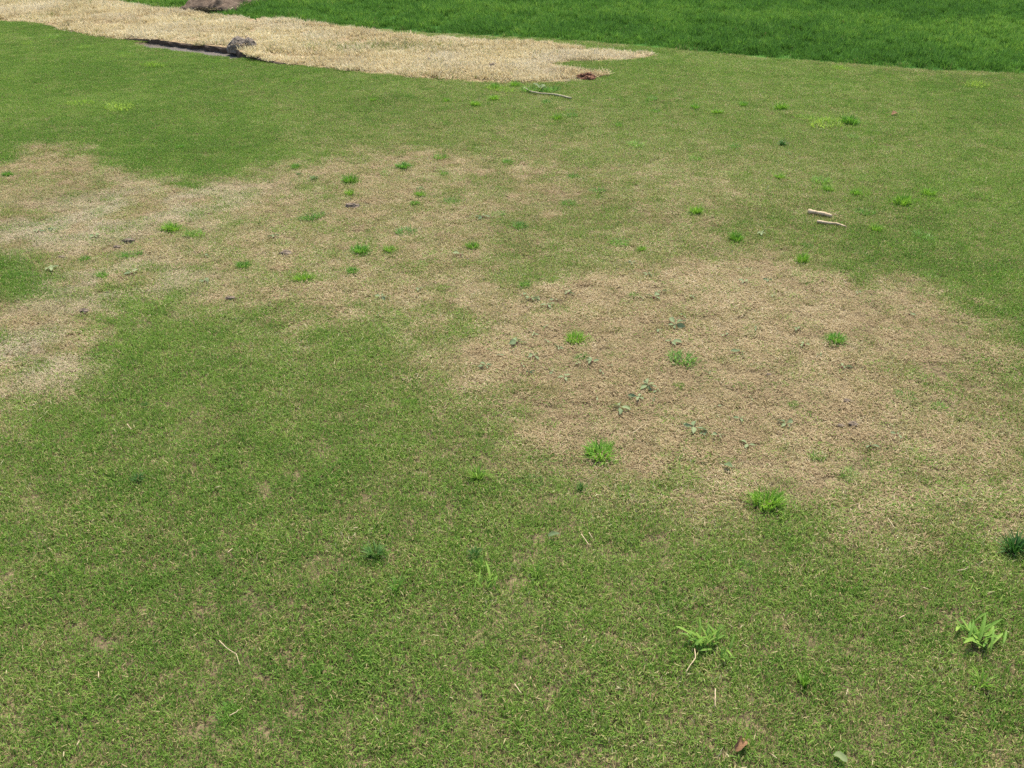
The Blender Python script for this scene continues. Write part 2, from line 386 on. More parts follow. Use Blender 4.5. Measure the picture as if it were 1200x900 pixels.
# --- long dark rough behind
rv = [blades_me('rough', join(blade_mesh(60, .035, (.05, .095), (.0030, .0052), (D(3), D(30)), (D(12), D(62)), 500 + i, extra=.8), blade_mesh(70, .10, (.03, .06), (.0030, .0052), (D(3), D(45)), (D(12), D(75)), 550 + i)), M_ROUGH) for i in range(8)]
x, y = pts(-9.5, 10, 6.6, 17, 130)
sd = sdf(ROUGH, x, y) + .16 * (fbm(x, y, 3.5, 15, 3) - .5)
k = (sd > .03) & (np.abs(x) < .56 * y + 1.6) & (np.maximum(sdf(SOD_A, x, y), sdf(SOD_B, x, y)) < -.02)
x, y, sd = x[k], y[k], sd[k]; n = len(x)
strip = fbm(x * .35 + y * .1, y, 1.1, 91, 3)
tint = np.clip(.45 + 2.0 * (strip - .5) + 1.6 * (fbm(x, y * .6, 4, 95, 3) - .5) + RS.normal(0, .2, n), 0, 1)
tint = np.clip(tint + .35 * np.exp(-((x - 4.3) ** 2 / 1.2 + (y - 8.9) ** 2 / .5)), 0, 1)
rd = np.clip(.012 + .25 * sstep(.14, .0, sd) * fbm(x, y, 5, 97, 2) + .0 * x, 0, .4)
scatter('rough_grass', x, y, height(x, y) - .004, dict(dead=rd, tint=tint, pale=np.zeros(n), rot=RS.rand(n) * 6.283,
        size=RS.uniform(.55, 1.25, n) * (.55 + .45 * sstep(0, .22, sd)) * (.7 + .5 * fbm(x, y, 3.2, 99, 3)), pick=RS.randint(0, 8, n)), rv)
tag(bpy.data.objects['rough_grass'], 'long dark green rough grass growing behind the mown lawn', 'grass')

# ------------------------------------------------------------------ dead sod strips
def resample(poly, step, jit, seed):
    out = []; R = np.random.RandomState(seed)
    for i in range(len(poly)):
        a, b = poly[i], poly[(i + 1) % len(poly)]; L = np.hypot(*(b - a)); m = max(1, int(L / step))
        for j in range(m):
            out.append(a + (b - a) * j / m + R.normal(0, jit, 2))
    return np.array(out)
def sod_top_a(x, y): return height(x, y) + .004 + .022 * sstep(-3.6, -3.05, np.asarray(x)) + .02 * (fbm(x, y, 3, 17, 3) - .5)
def sod_top_b(x, y): return height(x, y) + .036 - .031 * sstep(-2.2, -1.35, np.asarray(x)) + .015 * (fbm(x, y, 3, 19, 3) - .5)
def sod_strip(name, poly, top, label, seed, cut_green):
    ctr = poly.mean(0); base = empty(name, (ctr[0], ctr[1], float(height(*ctr))))
    tag(base, label, 'sod', 'strips of dead sod')
    out = resample(poly, .05, .007, seed); n = len(out)
    bm = bmesh.new()
    tv = [bm.verts.new((p[0] - ctr[0], p[1] - ctr[1], float(top(*p)) - base.location.z)) for p in out]
    R = np.random.RandomState(seed)
    mv = []; bv = []
    nrm = np.roll(out, -1, 0) - np.roll(out, 1, 0); nrm = np.stack([nrm[:, 1], -nrm[:, 0]], 1); nrm /= np.linalg.norm(nrm, axis=1)[:, None] + 1e-9
    area = .5 * np.sum(out[:, 0] * np.roll(out[:, 1], -1) - np.roll(out[:, 0], -1) * out[:, 1]); nrm *= np.sign(area)
    for p, q in zip(out, nrm):
        e = R.uniform(-.006, .016); f = R.uniform(-.01, .012)
        h0 = float(height(*p)); h1 = float(top(*p))
        mv.append(bm.verts.new((p[0] + q[0] * e - ctr[0], p[1] + q[1] * e - ctr[1], h0 + (h1 - h0) * .5 - base.location.z)))
        bv.append(bm.verts.new((p[0] + q[0] * f - ctr[0], p[1] + q[1] * f - ctr[1], h0 - .035 - base.location.z)))
    for i in range(n):
        j = (i + 1) % n
        bm.faces.new((tv[i], mv[i], mv[j], tv[j])); bm.faces.new((mv[i], bv[i], bv[j], mv[j]))
    fc = bm.faces.new(tv); fc.material_index = 1; bmesh.ops.triangulate(bm, faces=[fc])
    bmesh.ops.recalc_face_normals(bm, faces=bm.faces)
    me = bpy.data.meshes.new('soil_slab'); bm.to_mesh(me); bm.free(); me.materials.append(M_SOIL); me.materials.append(M_THATCH)
    link('soil_slab', me, base)
    x0, y0 = poly.min(0); x1, y1 = poly.max(0)
    x, y = pts(x0, x1, y0, y1, 330)
    s = sdf(poly, x, y) + .09 * (fbm(x, y, 9, 23, 2) - .5)
    k = (s > .015) & (np.abs(x) < .56 * y + 1.4); x, y, s = x[k], y[k], s[k]; n = len(x)
    gm = cut_green(x, y)
    dd = np.clip(.97 - gm, .2, 1.0)
    hole = (fbm(x * .6, y, 7, 29, 3) > .57) & (RS.rand(n) < .55)
    x, y, dd, s, gm = x[~hole], y[~hole], dd[~hole], s[~hole], gm[~hole]; n = len(x)
    o = scatter('straw_blades', x - ctr[0], y - ctr[1], top(x, y) - base.location.z - .006, dict(dead=dd, tint=np.clip(.5 + 2.2 * (fbm(x * .7, y, 3.2, 45, 3) - .5) + RS.normal(0, .15, n), 0, 1), pale=np.clip(2.6 * (fbm(x, y, 2.6, 43, 3) - .42), 0, 1.4),
                rot=RS.rand(n) * 6.283, size=RS.uniform(.7, 1.15, n) * (.6 + .4 * sstep(0, .1, s)) * (.65 + .7 * fbm(x, y, 5, 47, 3)), pick=RS.randint(0, 8, n)), sv, base)
    return base
sv = [blades_me('straw', join(blade_mesh(70, .055, (.030, .062), (.0034, .0056), (D(5), D(45)), (D(20), D(80)), 600 + i),
                              blade_mesh(26, .06, (.030, .06), (.0036, .0056), (D(60), D(88)), (D(70), D(100)), 650 + i, (.002, .012))), M_STRAW) for i in range(8)]
gA = lambda x, y: .10 * (fbm(x, y, 3, 33, 2) > .62)
_gp = [ground(455, 55), ground(450, 72)]
def gB(x, y):
    w = np.exp(-(((x - ground(440, 60)[0]) / .55) ** 2 + ((y - ground(440, 57)[1]) / .18) ** 2))
    return .06 * (fbm(x, y, 3, 35, 2) > .6) + .55 * w * (fbm(x, y, 6, 37, 2) + .35)
sod_strip('sod_strip', SOD_A, sod_top_a, 'straw-coloured dead sod with a dark cut edge above a bare soil trench', 31, gA)
sod_strip('sod_strip', SOD_B, sod_top_b, 'straw-coloured dead sod tapering to two tongues on the green turf', 32, gB)

# ------------------------------------------------------------------ lumps of soil and sod
def lump(name, px, py, w, d, h, mat, label, cat, seed, ragged=.35, group=None, z=None, rz=0, fringe=None):
    """irregular clod: noisy flattened dome sitting on the ground"""
    gx_, gy_ = ground(px, py, z or 0)
    bm = bmesh.new(); bmesh.ops.create_icosphere(bm, subdivisions=4 if w > .1 else 3, radius=1)
    R = np.random.RandomState(seed); o3 = R.rand(3) * 50
    from mathutils import noise
    for v in bm.verts:
        q = Vector(v.co) * 1.7 + Vector(o3)
        f = 1 + ragged * (noise.noise(q) + .55 * noise.noise(q * 2.6) + .35 * noise.noise(q * 6.1))
        c = v.co * f
        v.co = (c.x * w / 2, c.y * d / 2, max(c.z, -.25) * h * .8)
    me = bpy.data.meshes.new(name); bm.to_mesh(me); bm.free(); me.materials.append(mat)
    o = link(name, me); o.location = (gx_, gy_, (height(gx_, gy_) if z is None else z) + .05 * h); o.rotation_euler.z = rz
    tag(o, label, cat, group)
    return o
def ztop(f, px, py):
    z = 0
    for _ in range(3): x_, y_ = ground(px, py, z); z = float(f(x_, y_))
    return z
def fringe(o, n, rad, mat, L, seed, z, name='grass_fringe', yscale=1.0):
    d = blade_mesh(n, rad, L, (.003, .005), (D(30), D(80)), (D(60), D(105)), seed, extra=.6)
    V = d[0].copy(); V[:, 1] *= yscale
    # root the blades at the rim and on the top of the clod
    me = bpy.data.meshes.new(name); fill_mesh(me, V, d[1]); fattr(me, 'rnd', d[2]); fattr(me, 'shade', d[3]); me.materials.append(mat)
    c = link(name, me, o); c.location = (0, 0, z); c['kind'] = 'stuff'; return c
M_DEADSTRAW = plain_leaf('dead_straw', [(0, (.20, .135, .065)), (.5, (.36, .275, .14)), (1, (.52, .43, .26))], .25)

def sod_flap():
    """upturned piece of sod: thick sheet folded over, root side up"""
    x0, y0 = ground(236, 16)
    R = np.random.RandomState(12)
    nu, nv = 44, 34; V = []; from mathutils import noise
    for j in range(nv):
        for i in range(nu):
            u, v = i / (nu - 1), j / (nv - 1)
            wd = .50 + .10 * noise.noise(Vector((v * 3, 1.3, 0)))
            x_ = (u - .5) * wd + .30 * v + .05 * noise.noise(Vector((u * 3, v * 3, 4)))
            y_ = v * .80 + .06 * noise.noise(Vector((u * 4, 2.2, v * 2))) * (1 - v)
            edge = min(1, 7 * min(u, 1 - u)) ** .6 * min(1, 6 * min(v + .04, 1 - v)) ** .6
            z_ = .02 + edge * (.055 + .055 * (1 - abs(2 * u - 1)) + .03 * v) + .045 * noise.noise(Vector((u * 5, v * 7, 1))) + .03 * noise.noise(Vector((u * 13, v * 15, 7)))
            V.append((x_, y_, z_))
    m = len(V); V += [(a, b, min(c - .03, .012)) for a, b, c in V]
    Fc = []
    I = lambda i, j: j * nu + i
    for j in range(nv - 1):
        for i in range(nu - 1):
            Fc.append((I(i, j), I(i + 1, j), I(i + 1, j + 1), I(i, j + 1)))
            Fc.append((m + I(i, j), m + I(i, j + 1), m + I(i + 1, j + 1), m + I(i + 1, j)))
    rim = [I(i, 0) for i in range(nu)] + [I(nu - 1, j) for j in range(1, nv)] + [I(i, nv - 1) for i in range(nu - 2, -1, -1)] + [I(0, j) for j in range(nv - 2, 0, -1)]
    for a, b in zip(rim, rim[1:] + rim[:1]): Fc.append((a, m + a, m + b, b))
    base = empty('upturned_sod', (x0, y0, float(height(x0, y0))))
    tag(base, 'brown upturned piece of sod lying root side up on the long grass', 'sod')
    me = bpy.data.meshes.new('root_mat'); fill_mesh(me, V, np.array(Fc), False); me.materials.append(M_ROOTS)
    link('root_mat', me, base)
    # ragged dead blades sticking out round the rim
    d = blade_mesh(320, .02, (.03, .07), (.003, .005), (D(40), D(85)), (D(60), D(110)), 88)
    VV = d[0].reshape(-1, 5, 3); pick = R.randint(0, len(rim), len(VV))
    for b, pk in enumerate(pick): VV[b] += np.array(V[rim[pk]]) * (1, 1, 0) + (0, 0, .035)
    me = bpy.data.meshes.new('grass_fringe'); fill_mesh(me, VV.reshape(-1, 3), d[1]); fattr(me, 'rnd', d[2]); fattr(me, 'shade', d[3]); me.materials.append(M_DEADSTRAW)
    link('grass_fringe', me, base)['kind'] = 'stuff'
sod_flap()

zc = ztop(sod_top_a, 284, 57)
base = empty('sod_clod', (*ground(284, 57, zc), zc)); tag(base, 'grey-brown torn clod standing at the joint of the two sod strips', 'clod')
for i, (dx, dz, w, d, h, mt) in enumerate([(-.025, .0, .17, .14, .115, M_GREYCLOD), (.055, .005, .14, .13, .10, M_GREYCLOD), (-.07, -.01, .09, .08, .06, M_CLOD)]):
    o = lump('soil_lump', 284, 57, w, d, h, mt, '', '', 40 + i, .2, z=zc)
    del o['label'], o['category']
    o.parent = base; o.location = (dx, .02 * i - .02, dz)
fr = fringe(base, 110, .085, M_DEADSTRAW, (.03, .07), 91, .035)
lumps_ = []
for px, py, w in [(505, 71, .09), (528, 70, .06), (577, 78, .10), (497, 75, .05), (545, 62, .05), (430, 76, .05), (643, 72, .07)]:
    z = ztop(sod_top_b, px, py)
    lumps_.append(lump('soil_clod', px, py, w * .7, w * .5, w * .3, M_CLOD, 'small dark soil clod lying in the straw of the dead sod strip', 'clod', int(px), .4, 'clods on the dead sod', z=z + .004))
    if w != .07: lumps_[-1]['label'] = ('larger' if w > .08 else 'tiny') + ' dark soil clod lying in the straw of the dead sod strip'
zr = ztop(sod_top_b, 688, 90)
lump('red_soil_clod', 688, 91, .13, .10, .035, M_REDSOIL, 'reddish brown soil clod at the tip of the dead sod tongue', 'clod', 77, .5, z=zr + .008)
CLODS = []
for px, py, w, lb in [(414, 242, .085, 'dark soil clod in the mottled dead patch'), (335, 297, .07, 'dark soil clod in the mottled dead patch'),
                      (151, 283, .06, 'dark soil clod in the mottled dead patch'), (73, 302, .035, 'dark soil clod in the mottled dead patch'),
                      (137, 290, .04, 'dark soil clod in the mottled dead patch'), (270, 350, .045, 'dark soil clod in the mottled dead patch'), (99, 366, .045, 'dark soil clod in the mottled dead patch'),
                      (992, 473, .035, 'dark soil clod in the rosette-dotted tan patch'), (1000, 500, .04, 'dark soil clod in the rosette-dotted tan patch'),
                      (901, 441, .022, 'dark soil clod in the rosette-dotted tan patch'), (985, 501, .03, 'dark soil clod in the rosette-dotted tan patch')]:
    o = lump('soil_clod', px, py, w * .8, w * .5, w * .22, M_CLOD, lb, 'clod', int(px + py), .5, 'clods in the dead turf')
    o.location.z += .006; CLODS.append((o, 'clod', o.location.x, o.location.y, w, '', ''))

# ------------------------------------------------------------------ weed tufts of grass
M_YELLOW = plain_leaf('yellow_green_grass', [(0, (.13, .24, .02)), (.5, (.21, .36, .035)), (1, (.32, .46, .08))], .42)
def tuft_mesh(kind, seed):
    if kind == 'bright':                                  # dense low dome, unit radius ~ .05 m
        d = join(blade_mesh(150, .026, (.024, .046), (.0018, .0032), (D(0), D(45)), (D(20), D(85)), seed, extra=.7),
                 blade_mesh(80, .034, (.018, .034), (.0018, .0030), (D(30), D(75)), (D(60), D(100)), seed + 1, extra=.5),
                 blade_mesh(45, .062, (.014, .030), (.0016, .0028), (D(5), D(65)), (D(30), D(95)), seed + 2))
        return blades_me('bright_tuft', d, M_BRIGHT)
    if kind == 'dark':
        d = join(blade_mesh(70, .014, (.045, .080), (.0030, .0052), (D(5), D(42)), (D(25), D(80)), seed, extra=.6),
                 blade_mesh(30, .018, (.035, .060), (.0030, .0052), (D(40), D(75)), (D(70), D(105)), seed + 1, extra=.5))
        return blades_me('dark_tuft', d, M_DARKW)
    if kind == 'dull':
        d = join(blade_mesh(110, .040, (.022, .040), (.0018, .0030), (D(10), D(60)), (D(40), D(92)), seed, extra=1.0),
                 blade_mesh(30, .046, (.016, .03), (.0018, .0028), (D(50), D(85)), (D(70), D(100)), seed + 1))
        return blades_me('dull_tuft', d, M_DULL)
    if kind == 'smear':
        d = blade_mesh(230, .085, (.018, .034), (.0018, .0030), (D(5), D(60)), (D(30), D(90)), seed)
        d[0][:, 1] *= .7
        return blades_me('smear', d, M_YELLOW)
    if kind == 'sprout':
        d = blade_mesh(16, .006, (.035, .055), (.004, .0065), (D(0), D(25)), (D(5), D(55)), seed, extra=.5)
        return blades_me('sprout', d, M_YELLOW)
    if kind == 'spray':                                   # open light green spray of wider blades
        d = join(blade_mesh(34, .010, (.045, .075), (.0034, .0056), (D(10), D(55)), (D(30), D(90)), seed, extra=.5),
                 blade_mesh(20, .03, (.02, .04), (.0025, .004), (D(10), D(55)), (D(30), D(90)), seed + 3, extra=.8))
        return blades_me('spray', d, M_LIGHTW)
TM = {k: [tuft_mesh(k, 1000 + 37 * i + 211 * q) for i in range(5)] for q, k in enumerate(('bright', 'dark', 'dull', 'sprout', 'spray', 'smear'))}
NATW = {'bright': .10, 'dark': .13, 'dull': .11, 'sprout': .05, 'spray': .105, 'smear': .16}   # natural width of each mesh in metres
WHERE = [(P1, 'in the rosette-dotted tan patch'), (P2, 'in the mottled dead patch')]
FADED = gpoly([(420, 90), (1250, 75), (1250, 335), (1120, 340), (900, 290), (700, 300), (560, 330), (700, 240), (690, 180), (420, 180)])
def where(x, y):
    for p, t in WHERE:
        if sdf(p, np.array([x]), np.array([y]))[0] > -.03: return t
    if sdf(FADED, np.array([x]), np.array([y]))[0] > 0: return 'in faded turf before the rough'
    if y > 4.6: return 'in smooth turf before the straw'
    return 'in open green turf'
KW = {'bright': 'bright green grass tuft', 'dark': 'dark coarse grass tuft', 'dull': 'low dull green grass tuft', 'smear': 'flat yellow-green weed patch', 'rosette': 'grey-green leaf rosette'}
NB = {'bright': 'beside a bright tuft', 'dark': 'beside a dark tuft', 'dull': 'beside a dull tuft', 'rosette': 'beside a grey-green rosette', 'clod': 'beside a dark clod'}
MARKS = [(*ground(a, b), t) for a, b, t in ((800, 417, 'near the large mixed weed'), (704, 527, 'near the wide bright tuft'), (979, 396, 'near the lone bright tuft'), (898, 585, 'near the domed bright tuft'),
         (745, 469, 'near the three-rosette row'), (825, 508, 'near the wide long-leaved rosette'), (965, 260, 'near the two sticks'), (645, 112, 'near the curved twig'), (675, 395, 'near the tuft among rosettes'),
         (440, 645, 'near the dark upright clump'), (574, 688, 'near the forked weed'), (832, 750, 'near the large strap-leaved weed'), (1145, 750, 'near the pale-tipped weed'), (865, 880, 'near the brown leaf'),
         (1185, 317, 'near the pale flat weed'), (220, 58, 'near the bare soil trench'), (688, 90, 'near the reddish clod'), (1188, 640, 'near the blue-green clump'), (270, 771, 'near the long bent straw'))]
def near_mark(x, y):
    d, t = min((math.hypot(x - a, y - b), t) for a, b, t in MARKS)
    return t if .04 < d < (.34 if y < 5 else .6) else ''
def label_things():
    for o, kind, x, y, w, label, cat in THINGS:
        if kind == 'clod': continue
        if label:
            tag(o, label, cat)
            if 'leaves' in o: del o['leaves']
            continue
        near = sorted((math.hypot(x - q[2], y - q[3]), q[1]) for q in THINGS if q[0] is not o and q[1] in NB)
        other = [k for d, k in near if d < .20]
        nb = NB[other[0]] if other else ('growing alone' if near[0][0] > .34 else '')
        nb = near_mark(x, y) or nb
        size = 'small' if w < .062 else ('broad' if w > .105 else '')
        place = where(x, y)
        tag(o, ' '.join(' '.join((size, o.get('leaves', ''), KW[kind], nb, place)).split()), cat, KW[kind].replace('patch', 'patche') + 's ' + place)
        if 'leaves' in o: del o['leaves']
cnt = {}; THINGS = []
def tuft(kind, px, py, w, label=None, hs=1.0):
    x, y = ground(px, py + .18 * w)
    k = cnt.get(kind, 0); cnt[kind] = k + 1
    o = link({'bright': 'grass_tuft', 'dark': 'coarse_grass_tuft', 'dull': 'low_grass_tuft', 'sprout': 'sprout', 'spray': 'strap_leaf_weed', 'smear': 'flat_grass_patch'}[kind], TM[kind][k % 5])
    s = w * px_size(y) / NATW[kind] * 1.12
    o.location = (x, y, float(height(x, y)) - .002); o.rotation_euler.z = RS.rand() * 6.28
    o.scale = (s * RS.uniform(.85, 1.35), s * RS.uniform(.75, 1.2), s * hs * RS.uniform(.75, 1.15) * (1.3 if y > 4 else 1.0))
    THINGS.append((o, kind, x, y, w * px_size(y), label, 'weed' if kind in ('sprout', 'spray', 'smear') else 'grass tuft'))
    return o
T_BRIGHT = [(10, 204, 14), (201, 265, 24), (100, 302, 13), (120, 321, 18), (285, 308, 19), (212, 173, 12), (472, 193, 19), (410, 210, 20), (492, 227, 17), (486, 237, 15),
            (421, 291, 22), (456, 291, 17), (414, 315, 20), (356, 324, 23), (554, 288, 20), (595, 188, 13), (615, 332, 19), (742, 344, 16),
            (796, 452, 14), (940, 302, 22), (815, 126, 16), (840, 131, 15), (871, 122, 16), (915, 126, 19),
            (995, 142, 24), (1002, 226, 16), (1057, 236, 27), (1088, 226, 19), (1027, 267, 21), (863, 277, 22), (815, 247, 20), (913, 207, 15), (578, 115, 17), (557, 122, 16),
            (580, 100, 18), (604, 99, 15), (653, 139, 14), (752, 291, 14), (523, 118, 12), (437, 118, 10), (409, 225, 16), (521, 202, 13), (347, 194, 14), (725, 147, 12), (970, 220, 17)]
for t in T_BRIGHT: tuft('bright', *t)
tuft('bright', 704, 527, 46, 'wide bright green grass tuft on the lower edge of the tan dead patch')
tuft('bright', 898, 585, 46, 'dense domed bright green tuft where the tan patch meets green turf', 1.25)
tuft('bright', 675, 395, 28, 'bright green tuft between small grey-green rosettes in the tan dead patch')
tuft('bright', 979, 396, 28, 'lone bright green tuft in the open middle of the tan dead patch')
tuft('bright', 929, 472, 18, 'small upright green tuft beside dark clods in the tan dead patch')
tuft('bright', 0, 641, 14, 'yellow-green tuft standing alone in the dark green turf', 1.2)
T_DULL = [(229, 271, 26), (154, 295, 24), (30, 319, 20), (451, 201, 18), (362, 253, 22), (375, 250, 16), (475, 267, 26), (584, 249, 18), (529, 234, 18), (516, 182, 20), (682, 417, 20),
          (882, 316, 18), (946, 329, 16), (999, 160, 16), (861, 171, 16), (814, 184, 18), (962, 210, 22), (1013, 247, 22), (1082, 273, 28), (947, 285, 18), (1013, 210, 16),
          (670, 136, 16), (764, 115, 18), (745, 167, 22), (672, 205, 16), (700, 222, 18), (666, 236, 20), (726, 282, 22), (609, 262, 26), (625, 560, 30), (640, 120, 14), (668, 130, 12), (769, 130, 12),
          (267, 831, 34), (1090, 320, 20), (880, 390, 16), (730, 575, 26), (957, 530, 26), (995, 552, 28), (1060, 465, 26), (1100, 475, 22)]
for t in T_DULL: tuft('dull', *t)
for t in [(952, 136, 30), (972, 141, 40), (147, 60, 30), (60, 40, 26), (180, 73, 28), (98, 52, 20), (95, 118, 24), (250, 70, 18), (140, 122, 34), (32, 48, 18), (1088, 228, 24), (1010, 222, 30), (965, 214, 26),
          (1145, 95, 34), (985, 78, 26), (1060, 232, 26), (585, 101, 30), (340, 92, 20), (1105, 212, 20)]: tuft('smear', *t)
for t in [(245, 640, 24), (700, 760, 22), (395, 560, 20), (1010, 690, 22), (560, 760, 20), (330, 480, 18), (90, 560, 22), (875, 660, 22), (210, 515, 18), (480, 470, 18)]: tuft('dull', *t)
tuft('dark', 440, 645, 44, 'dark green upright clump of coarse grass in the open green turf')
tuft('dark', 556, 649, 26, 'small dark tuft beside two light green weeds in the green turf')
tuft('dark', 1188, 640, 48, 'blue-green clump of tall blades beside the tan dead patch')
tuft('dark', 680, 571, 22, 'dark green tuft below the wide bright tuft of the tan patch')
tuft('dark', 162, 559, 26, 'faint dark green tuft in turf, with no other weed near')
tuft('dark', 170, 474, 14, 'tiny dark tuft in green turf near the whitish dead corner')
for t in [(368, 207, 15), (917, 168, 20), (924, 181, 10), (151, 280, 14), (492, 220, 14), (350, 203, 10)]: tuft('dark', *t, hs=.6)
tuft('spray', 465, 685, 28, 'light green spray of thin blades near the dark upright clump')
tuft('spray', 560, 556, 30, 'pale green spray of blades left of the tan patch edge')
tuft('spray', 566, 664, 24, 'small light spray between a dark tuft and a broad-leaved weed')
tuft('spray', 628, 670, 26, 'low light green weed spray beside a grey-green fallen leaf')
tuft('spray', 1150, 797, 36, 'light green grass spray in front of the pale-tipped weed')
tuft('sprout', 942, 803, 19, 'single yellow-green sprout standing in the green turf', 1.2)
tuft('sprout', 869, 872, 17, 'yellow-green sprout rising behind the curled brown leaf', 1.1)

# ------------------------------------------------------------------ broad-leaved weeds, each leaf a part
def leaf_mesh(name, L, W, mat, seed, arch=.25, fold=.25, stalk=.15, blunt=.5, drop=0):
    R = np.random.RandomState(seed); n = 7; V = []; sh = []
    for i in range(n):
        t = i / (n - 1)
        w = W * .5 * (math.sin(math.pi * min(1, max(0, (t - stalk) / (1 - stalk))) ** blunt) ** .8 if t > stalk else .0) + .0011
        if i == n - 1: w = .0008
        x_ = L * t; z_ = L * (arch * t - arch * 1.25 * t * t)
        wv = w * .18 * math.sin(t * 11 + seed)
        if drop: z_ = L * (arch * t - arch * drop * t * t)
        V += [(x_, -w, z_ + fold * w + wv), (x_, 0, z_), (x_, w, z_ + fold * w - wv)]
        sh += [.55 + .35 * R.rand()] * 1 + [.95] + [.4 + .35 * R.rand()]
    Fc = []
    for i in range(n - 1):
        a = i * 3; Fc += [(a, a + 3, a + 4, a + 1), (a + 1, a + 4, a + 5, a + 2)]
    me = bpy.data.meshes.new(name); fill_mesh(me, V, np.array(Fc), True); fattr(me, 'shade', sh); fattr(me, 'rnd', sh); me.materials.append(mat)
    return me
GREY_LEAF = [leaf_mesh('leaf', .045, .014 + .003 * (i % 3), M_GREYW, 50 + i, .12 + .05 * (i % 3), .5, .22, .85) for i in range(6)]
STRAP_LEAF = [leaf_mesh('leaf', .040 + .006 * i, .0042 + .0012 * (i % 3), M_LIGHTW, 60 + i, .25 + .10 * (i % 4), .35, .02, .9, .7) for i in range(6)]
def crown_mesh():
    bm = bmesh.new(); bmesh.ops.create_icosphere(bm, subdivisions=2, radius=.005)
    for v in bm.verts: v.co.z *= 1.2; v.co *= 1 + .2 * math.sin(v.co.x * 900 + v.co.y * 700)
    me = bpy.data.meshes.new('crown'); bm.to_mesh(me); bm.free(); fattr(me, 'shade', [.5] * len(me.vertices)); me.materials.append(M_CROWN); return me
CROWN = crown_mesh()
def rosette(px, py, w, label=None, n=None, meshes=GREY_LEAF, name='leaf_rosette', lift=(-5, 5), nat=.085, rings=1, cat='weed'):
    x, y = ground(px, py); s = w * px_size(y) / nat
    b = empty(name, (x, y, float(height(x, y)) + .010), RS.rand() * 6.28, s * RS.uniform(.78, 1.05))
    n = n or RS.randint(3, 6)
    b['leaves'] = {2: 'two-leaved', 3: 'three-leaved', 4: 'four-leaved', 5: 'five-leaved'}.get(n, '')
    c = link('crown', CROWN, b); c.location = (0, 0, -.002)
    for i in range(n):
        l = link('leaf', meshes[RS.randint(len(meshes))], b)
        l.location = (0, 0, .002 + .0012 * i)
        if rings > 1: l.location = (RS.normal(0, .019), RS.normal(0, .019), -.004)
        l.rotation_euler = (RS.normal(0, .22 if rings > 1 else .5), -D(RS.uniform(*lift)), i * 2 * math.pi / n * (1 if rings == 1 else 2.4) + RS.normal(0, .3))
        q = RS.uniform(.55, 1.15); l.scale = (q, q * RS.uniform(.85, 1.15), q)
    THINGS.append((b, 'rosette', x, y, w * px_size(y), label, cat))
    return b
for t in [(540, 301, 22), (490, 340, 13), (447, 349, 18), (321, 279, 20), (565, 256, 20), (622, 352, 20), (642, 360, 26), (666, 346, 20), (766, 351, 28), (606, 404, 26), (625, 394, 15), (655, 411, 16),
          (625, 421, 20), (694, 427, 18), (570, 433, 22), (662, 446, 18), (811, 351, 14), (759, 324, 15), (942, 408, 22), (867, 416, 20), (986, 434, 24), (900, 331, 17), (872, 334, 17),
          (1065, 371, 15), (921, 500, 24), (867, 494, 18), (1050, 514, 20), (887, 388, 14), (876, 525, 22), (1019, 526, 20), (893, 274, 16), (45, 272, 16), (112, 279, 18), (240, 301, 15),
          (620, 440, 14), (935, 390, 20), (1005, 345, 12), (740, 310, 14), (715, 432, 12), (240, 330, 14), (62, 270, 12), (155, 322, 20), (60, 316, 18)]:
    rosette(*t)
for t in [(612, 348, 14), (633, 352, 15), (650, 353, 14), (600, 415, 12), (640, 402, 13), (668, 402, 12), (678, 430, 13), (612, 432, 12), (648, 440, 12), (585, 420, 13), (705, 440, 11), (775, 345, 14), (752, 352, 12), (800, 372, 14),
          (772, 388, 12), (735, 470, 14), (770, 462, 13), (765, 472, 12), (800, 500, 14), (824, 512, 13), (700, 470, 11), (830, 440, 12), (905, 350, 11), (850, 395, 12), (960, 420, 12), (880, 470, 12), (840, 480, 11), (640, 385, 11)]:
    rosette(*t, n=RS.randint(2, 4))
rosette(791, 383, 32, 'grey-green rosette of broad leaves just behind the large mixed green weed', 5)
rosette(759, 456, 29, 'star-shaped pale rosette, farthest of three rosettes in a row', 7)
rosette(748, 470, 28, 'darker rosette in the middle of three rosettes in a row', 4)
rosette(726, 482, 30, 'four-leaved pale rosette with reddish centre, third of the row', 4)
rosette(812, 506, 36, 'wide grey-green rosette with long leaves on the lower tan patch', 4)
rosette(841, 515, 22, 'small rosette right beside the wide long-leaved rosette', 4)
# large mixed weed in the middle of the tan patch
tuft('dull', 800, 417, 34, 'large mixed green weed clump in the middle of the tan dead patch', 1.35)
tuft('dark', 792, 419, 20, 'dark coarse blades growing inside the large mixed green weed', .6)
rosette(786, 403, 26, 'dark-edged leaf rosette growing against the large mixed green weed', 4)
# strap-leaved weeds in the foreground
rosette(574, 688, 34, 'light green broad-leaved weed with upright forked leaves in green turf', 20, STRAP_LEAF, 'strap_leaf_weed', (20, 75), .085, 2)
rosette(828, 762, 56, 'large light green weed with many upright strap leaves in green turf', 44, STRAP_LEAF, 'strap_leaf_weed', (8, 66), .105, 2)
rosette(850, 778, 26, 'small strap-leaved offshoot at the foot of the large light green weed', 24, STRAP_LEAF, 'strap_leaf_weed', (15, 70), .10, 2)
rosette(1145, 752, 56, 'light green spreading weed with pale tips in the green turf', 34, STRAP_LEAF, 'strap_leaf_weed', (4, 52), .112, 2)
tuft('smear', 1187, 316, 40, 'pale flat weed grass in green turf beside the tan patch')
rosette(634, 106, 24, 'grey-green weed growing beside the curved grey twig', 8, lift=(5, 30))
tuft('dull', 622, 103, 26, 'low green grass tuft between the curved twig and the straw sod')
tuft('dull', 645, 104, 22, 'low green grass tuft behind the middle of the curved twig')

